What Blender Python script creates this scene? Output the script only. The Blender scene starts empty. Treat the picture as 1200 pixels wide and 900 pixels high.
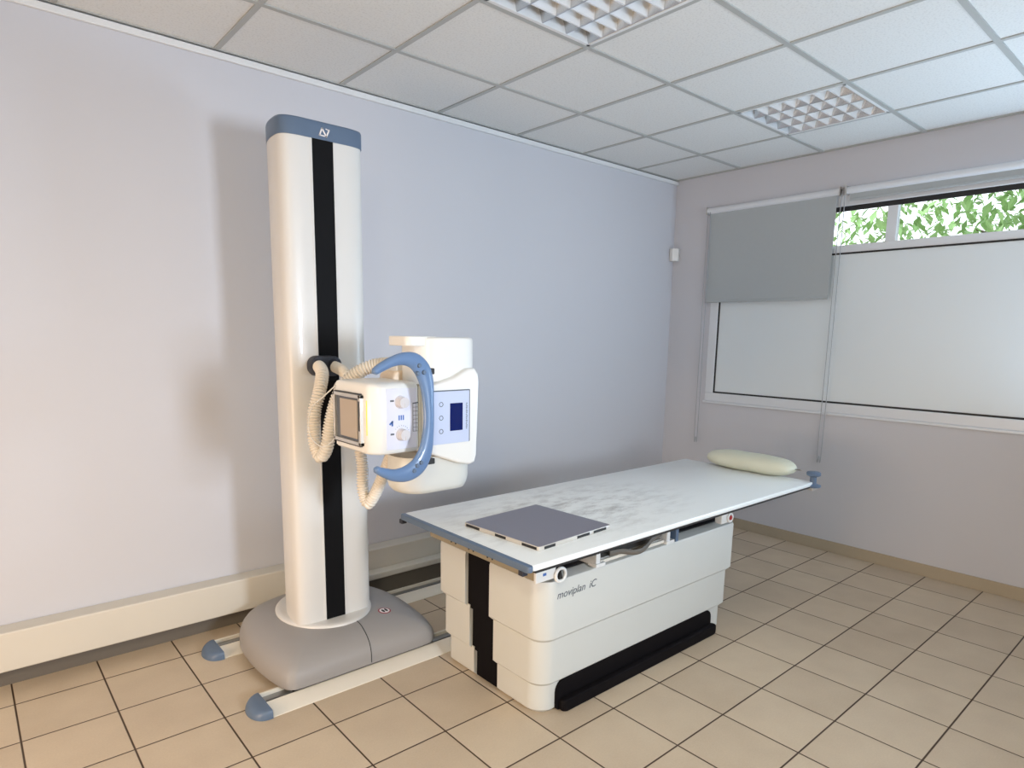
import bpy, bmesh, math, random
from mathutils import Vector, Matrix
random.seed(7)
sc = bpy.context.scene
COL = sc.collection
PI = math.pi

# ------------------------------------------------------------------ camera
cam_d = bpy.data.cameras.new('camera'); cam = bpy.data.objects.new('camera', cam_d); COL.objects.link(cam)
YAW, PIT, ROL = -0.7130, 1.4088, 0.01652
cam.matrix_world = Matrix.Translation((-4.5349, -3.2419, 1.4668)) @ Matrix.Rotation(YAW, 4, 'Z') @ Matrix.Rotation(PIT, 4, 'X') @ Matrix.Rotation(ROL, 4, 'Z')
cam_d.sensor_width = 36; cam_d.lens = 750.8 / 1200 * 36
cam_d.shift_x = (600 - 597.9) / 1200; cam_d.shift_y = (515.2 - 450) / 1200
cam_d.clip_start = 0.05; cam_d.clip_end = 200
sc.camera = cam

# ------------------------------------------------------------------ view, world, lights
sc.view_settings.view_transform = 'Standard'; sc.view_settings.look = 'None'
sc.view_settings.exposure = -0.08; sc.view_settings.gamma = 1.0; sc.view_settings.use_curve_mapping = False
w = bpy.data.worlds.new('World'); sc.world = w; w.use_nodes = True
nt = w.node_tree; bg = nt.nodes['Background']
tc = nt.nodes.new('ShaderNodeTexCoord'); gr = nt.nodes.new('ShaderNodeSeparateXYZ'); rp = nt.nodes.new('ShaderNodeValToRGB')
nt.links.new(tc.outputs['Generated'], gr.inputs[0]); nt.links.new(gr.outputs['Z'], rp.inputs[0])
rp.color_ramp.elements[0].color = (.42, .44, .42, 1); rp.color_ramp.elements[0].position = 0.0
rp.color_ramp.elements[1].color = (.80, .90, 1, 1); rp.color_ramp.elements[1].position = 0.35
nt.links.new(rp.outputs[0], bg.inputs[0]); bg.inputs[1].default_value = 4.5

def area(name, loc, target, sx, sy, power, color, spread=PI):
    d = bpy.data.lights.new(name, 'AREA'); d.shape = 'RECTANGLE'; d.size = sx; d.size_y = sy
    d.energy = power; d.color = color; d.spread = spread
    o = bpy.data.objects.new(name, d); COL.objects.link(o); o.location = loc
    o.rotation_euler = (Vector(target) - Vector(loc)).to_track_quat('-Z', 'Y').to_euler()
    return o
# assumed daylight from behind the photographer, placed by the column's shadow; no window built
area('assumed_front_daylight', (-3.05, -5.12, 1.45), (-3.45, 0, 1.45), .42, .60, 39, (.78, .88, 1.0), 1.9)
# added cool fill by the solid right wall, aimed up to brighten the ceiling
area('added_right_ceiling_fill', (-0.08, -3.2, 1.3), (-1.4, -2.1, 2.7), 1.0, 1.0, 54, (.58, .79, 1.0), 2.7)
# assumed warm ceiling lamp, left of the photographer, unseen and added for overall brightness
area('assumed_ceiling_lamp', (-5.2, -3.6, 2.66), (-5.2, -3.6, 0), .5, .5, 46, (1.0, .90, .66))
# second assumed lamp further back, placed for the table's shadow on the right wall
area('assumed_side_lamp', (-6.0, -4.6, 2.3), (-2.0, -1.8, .4), .25, .25, 15, (1.0, .86, .64))
# assumed warm light from low on the left; the left wall has no doorway
area('assumed_left_warm_light', (-6.35, -1.6, .8), (-3, -1.3, .4), 1.0, 1.0, 34, (1.0, .72, .50), 2.4)

# ------------------------------------------------------------------ materials
def mat(name, col, rough=.5, metal=0.0, var=.03, scale=8, bump=0.0, bscale=200, coat=0.0, spec=.5):
    m = bpy.data.materials.new(name); m.use_nodes = True
    n = m.node_tree.nodes; l = m.node_tree.links; b = n['Principled BSDF']
    tcn = n.new('ShaderNodeTexCoord'); nz = n.new('ShaderNodeTexNoise'); nz.inputs['Scale'].default_value = scale; nz.inputs['Detail'].default_value = 4
    l.new(tcn.outputs['Object'], nz.inputs['Vector'])
    mx = n.new('ShaderNodeMix'); mx.data_type = 'RGBA'; l.new(nz.outputs['Fac'], mx.inputs[0])
    c = Vector(col)
    mx.inputs[6].default_value = (*(c * (1 - var)), 1); mx.inputs[7].default_value = (*[min(1, x) for x in c * (1 + var)], 1)
    l.new(mx.outputs[2], b.inputs['Base Color'])
    b.inputs['Roughness'].default_value = rough; b.inputs['Metallic'].default_value = metal
    b.inputs['Coat Weight'].default_value = coat; b.inputs['Specular IOR Level'].default_value = spec
    if bump:
        n2 = n.new('ShaderNodeTexNoise'); n2.inputs['Scale'].default_value = bscale; l.new(tcn.outputs['Object'], n2.inputs['Vector'])
        bp = n.new('ShaderNodeBump'); bp.inputs['Strength'].default_value = bump; bp.inputs['Distance'].default_value = .002
        l.new(n2.outputs['Fac'], bp.inputs['Height']); l.new(bp.outputs[0], b.inputs['Normal'])
    return m
def srgb(r, g, b):
    f = lambda v: (v / 255 / 12.92) if v / 255 <= .04045 else ((v / 255 + .055) / 1.055) ** 2.4
    return (f(r), f(g), f(b))
M = {}
M['wall'] = mat('wall_paint', srgb(201, 202, 209), .75, var=.015, scale=2, bump=.15, bscale=60)
M['ceil_trim'] = mat('white_trim', srgb(222, 224, 226), .5, var=.01)
M['tbar'] = mat('ceiling_bar_grey', srgb(172, 174, 172), .5, var=.01)
M['duct'] = mat('duct_white', srgb(212, 207, 196), .45, var=.015)
M['plinth'] = mat('plinth_grey', srgb(104, 98, 90), .6)
M['cream'] = mat('cream_enamel', srgb(214, 213, 211), .38, var=.01, coat=.15)
M['cream2'] = mat('white_plastic', srgb(226, 226, 224), .32, var=.01, coat=.2)
M['body'] = mat('cover_offwhite', srgb(203, 204, 200), .42, var=.012)
M['steel_blue'] = mat('steel_blue_cap', srgb(90, 109, 134), .42, var=.03)
M['blue'] = mat('handle_blue', srgb(96, 124, 164), .33, var=.03, coat=.2)
M['black'] = mat('black_band', (.004, .004, .005), .6, var=.2, scale=30, spec=.12)
M['blackfold'] = mat('black_rubber', (.005, .004, .005), .7, var=.2, scale=30, spec=.10)
M['dark'] = mat('dark_metal', (.03, .03, .032), .45, metal=.3)
M['navy'] = mat('navy_rubber', srgb(38, 42, 54), .5)
M['base'] = mat('base_grey', srgb(153, 150, 149), .5, var=.02, scale=3)
M['railwhite'] = mat('rail_white', srgb(228, 222, 210), .4, var=.01)
M['track'] = mat('rail_aluminium', (.35, .35, .35), .35, metal=.85)
M['hose'] = mat('hose_cream', srgb(224, 217, 206), .45, var=.02)
M['silver'] = mat('silver_metal', (.62, .60, .57), .38, metal=.7)
M['bronze'] = mat('window_filter', srgb(172, 160, 148), .5, metal=.0)
M['beige_strip'] = mat('beige_strip', srgb(150, 140, 118), .5)
M['panelblue'] = mat('panel_pale_blue', srgb(186, 196, 222), .4, var=.01)
M['faceplate'] = mat('face_plate_lavender', srgb(214, 215, 230), .4, var=.01)
M['knob'] = mat('knob_shade_grey', srgb(205, 203, 208), .35, var=.01)  # grey stands in for the shading on the white knobs
M['screen'] = mat('screen_navy', srgb(14, 28, 88), .15)
M['ink'] = mat('ink_grey', srgb(92, 98, 108), .6)
M['inkblue'] = mat('ink_blue', srgb(70, 110, 180), .6)
M['yellow'] = mat('label_yellow', srgb(228, 222, 70), .6)
M['red'] = mat('key_red', srgb(170, 40, 40), .4)
M['pink'] = mat('sticker_red', srgb(150, 50, 66), .5)
M['paper'] = mat('sticker_white', srgb(235, 228, 228), .5)
M['blind'] = mat('blind_grey', srgb(172, 179, 183), .8, var=.02, scale=40, bump=.1, bscale=400)
M['pvc'] = mat('window_pvc', srgb(218, 222, 228), .35, var=.01)
M['panelw'] = mat('frosted_panel', srgb(220, 228, 233), .45, var=.012, scale=3)
M['gasket_and_shade'] = mat('gasket_shade_black', (.012, .012, .014), .6)
M['chain'] = mat('chain_grey', srgb(160, 164, 170), .5)
M['pillow'] = mat('pillow_vinyl', srgb(212, 212, 192), .5, var=.03, scale=6, bump=.2, bscale=25)
M['det'] = mat('detector_grey', srgb(132, 130, 142), .38, metal=.15, var=.03, scale=3)
M['detedge'] = mat('detector_edge', srgb(205, 200, 192), .35, metal=.3)
M['louvre'] = mat('louvre_satin', (.90, .92, .94), .25, metal=.35, var=.01)
M['mirror'] = mat('reflector_aluminium', (.55, .56, .57), .18, metal=.95, var=.01)
M['lampbox'] = mat('lamp_box_dark', (.035, .033, .03), .4, metal=.3)  # near-black puts the shade inside the louvre cells into the housing colour
M['lamptube'] = mat('lamp_tube_glass', srgb(120, 120, 116), .2)  # tubes greyed for the same shade within the cells
M['beigebase'] = mat('baseboard_tile', srgb(172, 160, 140), .4, var=.04, scale=6)
M['leaf'] = mat('leaf_green', srgb(150, 182, 118), .6, var=.35, scale=3)
M['bark'] = mat('bark_brown', srgb(90, 76, 60), .8, var=.2, scale=12)
M['outground'] = mat('outdoor_ground', srgb(150, 146, 136), .9, var=.1)

def glass():
    m = bpy.data.materials.new('clear_glass'); m.use_nodes = True
    b = m.node_tree.nodes['Principled BSDF']; b.inputs['Transmission Weight'].default_value = 1; b.inputs['Roughness'].default_value = 0.0
    b.inputs['IOR'].default_value = 1.05
    return m
M['glass'] = glass()

def floor_mat():
    m = bpy.data.materials.new('floor_tiles'); m.use_nodes = True
    n = m.node_tree.nodes; l = m.node_tree.links; b = n['Principled BSDF']
    tcn = n.new('ShaderNodeTexCoord')
    s = .3024
    sub = n.new('ShaderNodeVectorMath'); sub.operation = 'SUBTRACT'; sub.inputs[1].default_value = (-3.877, -.5319, 0)
    l.new(tcn.outputs['Object'], sub.inputs[0])
    dv = n.new('ShaderNodeVectorMath'); dv.operation = 'DIVIDE'; dv.inputs[1].default_value = (s, s, 1); l.new(sub.outputs[0], dv.inputs[0])
    fr = n.new('ShaderNodeVectorMath'); fr.operation = 'FRACTION'; l.new(dv.outputs[0], fr.inputs[0])
    fl = n.new('ShaderNodeVectorMath'); fl.operation = 'FLOOR'; l.new(dv.outputs[0], fl.inputs[0])
    sp = n.new('ShaderNodeSeparateXYZ'); l.new(fr.outputs[0], sp.inputs[0])
    def pp(o):
        a = n.new('ShaderNodeMath'); a.operation = 'PINGPONG'; a.inputs[1].default_value = .5; l.new(o, a.inputs[0]); return a
    ax, ay = pp(sp.outputs[0]), pp(sp.outputs[1])
    mn = n.new('ShaderNodeMath'); mn.operation = 'MINIMUM'; l.new(ax.outputs[0], mn.inputs[0]); l.new(ay.outputs[0], mn.inputs[1])
    mr = n.new('ShaderNodeMapRange'); mr.inputs['From Min'].default_value = .007; mr.inputs['From Max'].default_value = .013; l.new(mn.outputs[0], mr.inputs[0])
    wn = n.new('ShaderNodeTexWhiteNoise'); wn.noise_dimensions = '2D'; l.new(fl.outputs[0], wn.inputs['Vector'])
    nz = n.new('ShaderNodeTexNoise'); nz.inputs['Scale'].default_value = 5; nz.inputs['Detail'].default_value = 5; l.new(tcn.outputs['Object'], nz.inputs['Vector'])
    nf = n.new('ShaderNodeTexNoise'); nf.inputs['Scale'].default_value = 150; nf.inputs['Detail'].default_value = 2; l.new(tcn.outputs['Object'], nf.inputs['Vector'])
    def add(a, bb, k):
        q = n.new('ShaderNodeMath'); q.operation = 'MULTIPLY_ADD'; q.inputs[1].default_value = k; l.new(a, q.inputs[0])
        if bb is None: q.inputs[2].default_value = 0
        else: l.new(bb, q.inputs[2])
        return q.outputs[0]
    v = add(wn.outputs['Value'], None, .25); v = add(nz.outputs['Fac'], v, .5); v = add(nf.outputs['Fac'], v, .3)
    rp = n.new('ShaderNodeValToRGB'); l.new(v, rp.inputs[0])
    rp.color_ramp.elements[0].position = .2; rp.color_ramp.elements[0].color = (*srgb(184, 166, 144), 1)
    rp.color_ramp.elements[1].position = .85; rp.color_ramp.elements[1].color = (*srgb(212, 195, 171), 1)
    mx = n.new('ShaderNodeMix'); mx.data_type = 'RGBA'; l.new(mr.outputs[0], mx.inputs[0])
    mx.inputs[6].default_value = (*srgb(70, 52, 38), 1); l.new(rp.outputs[0], mx.inputs[7]); l.new(mx.outputs[2], b.inputs['Base Color'])
    bp = n.new('ShaderNodeBump'); bp.inputs['Strength'].default_value = .5; bp.inputs['Distance'].default_value = .003
    l.new(mr.outputs[0], bp.inputs['Height']); l.new(bp.outputs[0], b.inputs['Normal'])
    b.inputs['Roughness'].default_value = .5; b.inputs['Specular IOR Level'].default_value = .3
    return m
M['floor'] = floor_mat()

def ceil_mat():
    m = mat('ceiling_tile', srgb(222, 223, 222), .85, var=.012, scale=3)
    n = m.node_tree.nodes; l = m.node_tree.links; b = n['Principled BSDF']
    tcn = [x for x in n if x.type == 'TEX_COORD'][0]
    nz = n.new('ShaderNodeTexNoise'); nz.inputs['Scale'].default_value = 110; nz.inputs['Detail'].default_value = 3; l.new(tcn.outputs['Object'], nz.inputs['Vector'])
    rp = n.new('ShaderNodeValToRGB'); l.new(nz.outputs['Fac'], rp.inputs[0])
    rp.color_ramp.elements[0].position = .3; rp.color_ramp.elements[0].color = (.80, .80, .80, 1)
    rp.color_ramp.elements[1].position = .5; rp.color_ramp.elements[1].color = (1, 1, 1, 1)
    mu = n.new('ShaderNodeMix'); mu.data_type = 'RGBA'; mu.blend_type = 'MULTIPLY'; mu.inputs[0].default_value = .6
    src = b.inputs['Base Color'].links[0].from_socket
    l.new(src, mu.inputs[6]); l.new(rp.outputs[0], mu.inputs[7]); l.new(mu.outputs[2], b.inputs['Base Color'])
    return m
M['ceil'] = ceil_mat()

def top_mat():
    m = bpy.data.materials.new('table_laminate'); m.use_nodes = True
    n = m.node_tree.nodes; l = m.node_tree.links; b = n['Principled BSDF']
    tcn = n.new('ShaderNodeTexCoord')
    mp = n.new('ShaderNodeMapping'); mp.inputs['Rotation'].default_value = (0, 0, -.55); mp.inputs['Scale'].default_value = (4.0, 11, 1); l.new(tcn.outputs['Object'], mp.inputs[0])
    nz = n.new('ShaderNodeTexNoise'); nz.inputs['Scale'].default_value = 1.6; nz.inputs['Detail'].default_value = 10; nz.inputs['Roughness'].default_value = .75; l.new(mp.outputs[0], nz.inputs['Vector'])
    # worn patch around the plate (ellipse in table coordinates)
    mp2 = n.new('ShaderNodeMapping'); mp2.vector_type = 'TEXTURE'; mp2.inputs['Location'].default_value = (-.20, .0, .7); mp2.inputs['Scale'].default_value = (.80, .46, 9); mp2.inputs['Rotation'].default_value = (0, 0, 0)
    l.new(tcn.outputs['Object'], mp2.inputs[0])
    ln = n.new('ShaderNodeVectorMath'); ln.operation = 'LENGTH'; l.new(mp2.outputs[0], ln.inputs[0])
    m1 = n.new('ShaderNodeMapRange'); m1.inputs['From Min'].default_value = 1.0; m1.inputs['From Max'].default_value = .3; l.new(ln.outputs['Value'], m1.inputs[0])
    m2 = n.new('ShaderNodeMapRange'); m2.inputs['From Min'].default_value = .46; m2.inputs['From Max'].default_value = .78; l.new(nz.outputs['Fac'], m2.inputs[0])
    mu = n.new('ShaderNodeMath'); mu.operation = 'MULTIPLY'; l.new(m1.outputs[0], mu.inputs[0]); l.new(m2.outputs[0], mu.inputs[1])
    mx = n.new('ShaderNodeMix'); mx.data_type = 'RGBA'; l.new(mu.outputs[0], mx.inputs[0])
    mx.inputs[6].default_value = (*srgb(242, 245, 244), 1); mx.inputs[7].default_value = (*srgb(120, 115, 111), 1)
    l.new(mx.outputs[2], b.inputs['Base Color']); b.inputs['Roughness'].default_value = .3
    return m
M['top'] = top_mat()

# ------------------------------------------------------------------ helpers
def link(name, me, m, parent=None, loc=None, smooth=True, angle=35):
    o = bpy.data.objects.new(name, me); COL.objects.link(o)
    mats = m if isinstance(m, (list, tuple)) else [m]
    for x in mats: me.materials.append(x)
    if parent is not None: o.parent = parent
    if smooth:
        for p in me.polygons: p.use_smooth = True
        try: me.set_sharp_from_angle(angle=math.radians(angle))
        except Exception: pass
    return o
def obj(name, bm, m, parent=None, bevel=0, seg=3, smooth=True, angle=35):
    bmesh.ops.recalc_face_normals(bm, faces=bm.faces)
    off = Vector((0, 0, 0))
    if parent is not None: off = parent_origin(parent)
    if off.length: bmesh.ops.translate(bm, verts=bm.verts, vec=-off)
    me = bpy.data.meshes.new(name); bm.to_mesh(me); bm.free()
    o = link(name, me, m, parent, smooth=smooth, angle=angle)
    if bevel:
        b = o.modifiers.new('bevel', 'BEVEL'); b.width = bevel; b.segments = seg; b.limit_method = 'ANGLE'; b.angle_limit = math.radians(40)
    return o
def parent_origin(p):
    v = Vector((0, 0, 0))
    while p is not None:
        v += p.location; p = p.parent
    return v
def tagit(o, label=None, cat=None, group=None, kind=None):
    if label: o['label'] = label
    if cat: o['category'] = cat
    if group: o['group'] = group
    if kind: o['kind'] = kind
    return o
def thing(name, label, cat, loc=(0, 0, 0), group=None):
    o = bpy.data.objects.new(name, None); COL.objects.link(o); o.location = loc; o.empty_display_size = .05
    return tagit(o, label, cat, group)
def box(bm, x0, x1, y0, y1, z0, z1, mi=0):
    v = [bm.verts.new((x, y, z)) for x in (x0, x1) for y in (y0, y1) for z in (z0, z1)]
    for f in ((0, 1, 3, 2), (4, 6, 7, 5), (0, 4, 5, 1), (2, 3, 7, 6), (0, 2, 6, 4), (1, 5, 7, 3)):
        fc = bm.faces.new([v[i] for i in f]); fc.material_index = mi
def B(*a):
    bm = bmesh.new(); box(bm, *a); return bm
def catmull(pts, n):
    P = [Vector(p) for p in pts]; out = []
    P = [2 * P[0] - P[1]] + P + [2 * P[-1] - P[-2]]
    for i in range(1, len(P) - 2):
        for k in range(n):
            t = k / n
            a, b, c, d = P[i - 1:i + 3]
            out.append(.5 * ((2 * b) + (c - a) * t + (2 * a - 5 * b + 4 * c - d) * t * t + (3 * b - a - 3 * c + d) * t ** 3))
    out.append(P[-2]); return out
def resample(pts, n):
    L = [0]
    for a, b in zip(pts, pts[1:]): L.append(L[-1] + (b - a).length)
    out = []; j = 0
    for i in range(n):
        s = L[-1] * i / (n - 1)
        while j < len(L) - 2 and L[j + 1] < s: j += 1
        t = (s - L[j]) / max(1e-9, L[j + 1] - L[j]); out.append(pts[j].lerp(pts[j + 1], t))
    return out, L[-1]
def sweep(bm, path, rad, seg=16, sq=None, up=Vector((0, 1, 0)), caps=True, dome=False):
    """rad: function(i,n)->(ra,rb); first axis along up x tangent, second along up"""
    rings = []; n = len(path)
    tan = []
    for i in range(n):
        a = path[max(0, i - 1)]; b = path[min(n - 1, i + 1)]; tan.append((b - a).normalized())
    u = up - up.dot(tan[0]) * tan[0]
    if u.length < .1: u = Vector((1, 0, 0)) - tan[0].x * tan[0]
    u.normalize()
    for i in range(n):
        t = tan[i]; u = (u - u.dot(t) * t).normalized(); s = t.cross(u)
        ra, rb = rad(i, n)
        rings.append([bm.verts.new(path[i] + s * ra * math.cos(2 * PI * k / seg) + u * rb * math.sin(2 * PI * k / seg)) for k in range(seg)])
    for a, b in zip(rings, rings[1:]):
        for k in range(seg): bm.faces.new((a[k], a[(k + 1) % seg], b[(k + 1) % seg], b[k]))
    if caps:
        bm.faces.new(rings[0]); bm.faces.new(list(reversed(rings[-1])))
    return rings
def tube(path, r, seg=12, **k):
    bm = bmesh.new(); sweep(bm, [Vector(p) for p in path], lambda i, n: (r, r), seg, **k); return bm
def cyl(bm, c, axis, r, h, seg=32, r2=None, mi=0):
    """cylinder from c along axis by h"""
    c = Vector(c); a = Vector(axis).normalized(); r2 = r if r2 is None else r2
    u = a.orthogonal().normalized(); v = a.cross(u)
    A = [bm.verts.new(c + (u * math.cos(2 * PI * k / seg) + v * math.sin(2 * PI * k / seg)) * r) for k in range(seg)]
    Bv = [bm.verts.new(c + a * h + (u * math.cos(2 * PI * k / seg) + v * math.sin(2 * PI * k / seg)) * r2) for k in range(seg)]
    fs = [bm.faces.new((A[k], A[(k + 1) % seg], Bv[(k + 1) % seg], Bv[k])) for k in range(seg)]
    fs.append(bm.faces.new(A)); fs.append(bm.faces.new(Bv))
    for f in fs: f.material_index = mi
def ring(bm, c, axis, r, rt, seg=32, ts=8):
    c = Vector(c); a = Vector(axis).normalized(); u = a.orthogonal().normalized(); v = a.cross(u); R = []
    for k in range(seg):
        d = u * math.cos(2 * PI * k / seg) + v * math.sin(2 * PI * k / seg)
        R.append([bm.verts.new(c + d * (r + rt * math.cos(2 * PI * j / ts)) + a * rt * math.sin(2 * PI * j / ts)) for j in range(ts)])
    for k in range(seg):
        for j in range(ts): bm.faces.new((R[k][j], R[(k + 1) % seg][j], R[(k + 1) % seg][(j + 1) % ts], R[k][(j + 1) % ts]))
def loft(bm, loops, cap0=True, cap1=True):
    R = [[bm.verts.new(p) for p in L] for L in loops]
    for a, b in zip(R, R[1:]):
        n = len(a)
        for k in range(n): bm.faces.new((a[k], a[(k + 1) % n], b[(k + 1) % n], b[k]))
    if cap0: bm.faces.new(R[0])
    if cap1: bm.faces.new(list(reversed(R[-1])))
    return R
def rrect(x0, x1, y0, y1, r, n=6):
    """rounded rectangle outline counterclockwise; r = radius or 4 radii (x0y0, x1y0, x1y1, x0y1)"""
    if not isinstance(r, (list, tuple)): r = [r] * 4
    out = []
    for (cx, cy, a0, rr) in ((x0 + r[0], y0 + r[0], PI, r[0]), (x1 - r[1], y0 + r[1], 1.5 * PI, r[1]), (x1 - r[2], y1 - r[2], 0, r[2]), (x0 + r[3], y1 - r[3], .5 * PI, r[3])):
        for k in range(n + 1):
            a = a0 + .5 * PI * k / n; out.append((cx + rr * math.cos(a), cy + rr * math.sin(a)))
    return out
def prism(bm, outline, lo, hi, axis='z', bev=0.0, bseg=3):
    """extrude a 2-D outline with rounded ends (insets towards centre)"""
    cx = sum(p[0] for p in outline) / len(outline); cy = sum(p[1] for p in outline) / len(outline)
    def P(p, h, ins):
        dx, dy = p[0] - cx, p[1] - cy; L = math.hypot(dx, dy)
        k = 1 - ins / L if L else 1
        a, b = cx + dx * k, cy + dy * k
        return {'z': (a, b, h), 'y': (a, h, b), 'x': (h, a, b)}[axis]
    prof = [(lo, 0), (hi, 0)]
    if bev:
        prof = [(lo + bev * (1 - math.cos(.5 * PI * k / bseg)) if False else lo + bev * (1 - math.sin(.5 * PI * k / bseg)), bev * (1 - math.cos(.5 * PI * k / bseg))) for k in range(bseg, -1, -1)]
        # from lo (full inset) up
        lo_p = [(lo + bev * (1 - math.cos(.5 * PI * k / bseg)), bev * (1 - math.sin(.5 * PI * k / bseg))) for k in range(bseg + 1)]
        hi_p = [(hi - (z - lo), i) for z, i in reversed(lo_p)]
        prof = lo_p + hi_p
    loft(bm, [[P(p, h, i) for p in outline] for h, i in prof])
def sweep_profile(bm, path, prof):
    """sweep closed profile [(inset,z)] along an open 2-D path; inset is to the left of travel"""
    n = len(path); R = []
    for i in range(n):
        a = Vector(path[max(0, i - 1)]); b = Vector(path[min(n - 1, i + 1)]); c = Vector(path[i])
        t = (b - a).normalized(); nn = Vector((-t.y, t.x))
        R.append([bm.verts.new((c.x + nn.x * d, c.y + nn.y * d, z)) for d, z in prof])
    m = len(prof)
    for a, b in zip(R, R[1:]):
        for k in range(m): bm.faces.new((a[k], a[(k + 1) % m], b[(k + 1) % m], b[k]))
    bm.faces.new(R[0]); bm.faces.new(list(reversed(R[-1])))
def stroke(bm, pts, wd, fn, t=.0006):
    """thin raised strokes; fn maps (u,v,h) to world"""
    for a, b in zip(pts, pts[1:]):
        a = Vector(a); b = Vector(b); d = (b - a).normalized(); nn = Vector((-d.y, d.x)) * wd / 2; e = d * wd / 2
        q = [a - e + nn, a - e - nn, b + e - nn, b + e + nn]
        lo = [bm.verts.new(fn(p.x, p.y, 0)) for p in q]; hi = [bm.verts.new(fn(p.x, p.y, t)) for p in q]
        bm.faces.new(lo); bm.faces.new(hi)
        for k in range(4): bm.faces.new((lo[k], lo[(k + 1) % 4], hi[(k + 1) % 4], hi[k]))
def text_mesh(name, body, size, m, parent, mw, shear=0.0, ext=.0004, align='LEFT'):
    cu = bpy.data.curves.new(name, 'FONT'); cu.body = body; cu.size = size; cu.extrude = ext; cu.shear = shear; cu.align_x = align
    t = bpy.data.objects.new(name + '_src', cu); COL.objects.link(t)
    dg = bpy.context.evaluated_depsgraph_get(); me = bpy.data.meshes.new_from_object(t.evaluated_get(dg))
    bpy.data.objects.remove(t, do_unlink=True)
    me.transform(Matrix.Translation(-parent_origin(parent)) @ mw)
    me.materials.clear()
    return link(name, me, m, parent, smooth=False)

# ------------------------------------------------------------------ room shell
H = 2.706; XL = -6.6; YF = -5.3
def struct(name, bm, m, parent=None, **k):
    o = obj(name, bm, m, parent, **k)
    if parent is None: o['kind'] = 'structure'
    return o
struct('floor', B(XL - .1, .12, YF - .1, .12, -.1, 0), M['floor'], smooth=False)
struct('wall_back', B(XL - .1, .12, 0, .12, 0, H + .1), M['wall'], smooth=False)
# right wall with its window opening
WY0, WY1, WZ0, WZ1 = -2.75, -.375, .975, 2.41
bm = bmesh.new(); box(bm, 0, .25, YF, WY0, 0, H + .1); box(bm, 0, .25, WY1, 0, 0, H + .1); box(bm, 0, .25, WY0, WY1, 0, WZ0); box(bm, 0, .25, WY0, WY1, WZ1, H + .1)
struct('wall_right', bm, M['wall'], smooth=False)
bm = bmesh.new(); box(bm, XL - .1, XL, YF, 0, 0, H + .1); struct('wall_left', bm, M['wall'], smooth=False)
bm = bmesh.new(); box(bm, XL, 0, YF - .1, YF, 0, H + .1); struct('wall_front', bm, M['wall'], smooth=False)
# ceiling: tiles with openings for the two louvred lights
GX, GY = -3.5195, .0457
LIGHTS = [(GX + .6, GY - 1.8), (GX + 2.4, GY - 1.8)]      # lower corner of each 0.6 x 0.6 module
xs = [XL] + [GX + .6 * i for i in range(-5, 6)] + [0.0]; ys = [YF] + [GY - .6 * j for j in range(8, 0, -1)] + [0.0]
bm = bmesh.new()
for a, b in zip(xs, xs[1:]):
    for c, d in zip(ys, ys[1:]):
        if any(abs(a - lx) < .01 and abs(c - ly) < .01 for lx, ly in LIGHTS): continue
        box(bm, a, b, c, d, H + .004, H + .02)
struct('ceiling', bm, M['ceil'], smooth=False)
bm = bmesh.new()
for x in xs[1:-1]: box(bm, x - .012, x + .012, YF, 0, H - .001, H + .006)
for y in ys[1:-1]: box(bm, XL, 0, y - .012, y + .012, H - .002, H + .0055)
box(bm, XL, 0, -.02, 0, H - .002, H + .005); box(bm, -.02, 0, YF, 0, H - .003, H + .005)
struct('trim_1', bm, M['tbar'], smooth=False)
struct('trim_2', B(XL, -.002, -.018, 0, H - .036, H - .008), M['ceil_trim'], bevel=.003)
bm = bmesh.new(); box(bm, -.012, 0, YF, 0, 0, .078)
struct('baseboard_right', bm, M['beigebase'], bevel=.002)

# window
win = B(-.012, .06, WY0 - .02, WY1 + .012, WZ0 - .018, WZ0 + .0)
win = struct('window_1', win, M['pvc'], bevel=.004)
def wpart(name, bm, m, **k):
    return obj(name, bm, m, win, **k)
bm = bmesh.new()
FY0, FY1 = WY0, WY1
for (y0, y1, z0, z1) in ((FY0, FY1, WZ0, 1.04), (FY0, FY1, 2.337, WZ1), (FY1 - .07, FY1, 1.04, 2.337), (FY0, FY0 + .07, 1.04, 2.337)):
    box(bm, -.004, .05, y0, y1, z0, z1)
wpart('window_frame', bm, M['pvc'], bevel=.004)
bm = bmesh.new()
box(bm, .004, .05, FY0 + .07, FY1 - .07, 2.04, 2.09)
for y in (-1.62,): box(bm, .004, .05, y - .03, y + .03, 2.09, 2.337)
wpart('transom_bar', bm, M['pvc'], bevel=.003)
bm = bmesh.new()
for (y0, y1, z0, z1) in ((FY0 + .07, FY1 - .07, 1.04, 1.052), (FY1 - .082, FY1 - .07, 1.04, 2.03), (FY0 + .07, FY1 - .07, 2.030, 2.041), (FY0 + .07, FY1 - .07, 2.306, 2.337)):  # last strip is the shadow gap below the head frame, painted black
    box(bm, .001, .012, y0, y1, z0, z1)
wpart('gasket_and_shade', bm, M['gasket_and_shade'], smooth=False)
wpart('frosted_panel', B(.006, .02, FY0 + .07, FY1 - .07, 1.045, 2.035), M['panelw'], smooth=False)
wpart('glass_pane', B(.024, .028, FY0 + .07, FY1 - .07, 2.06, 2.32), M['glass'], smooth=False)

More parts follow.
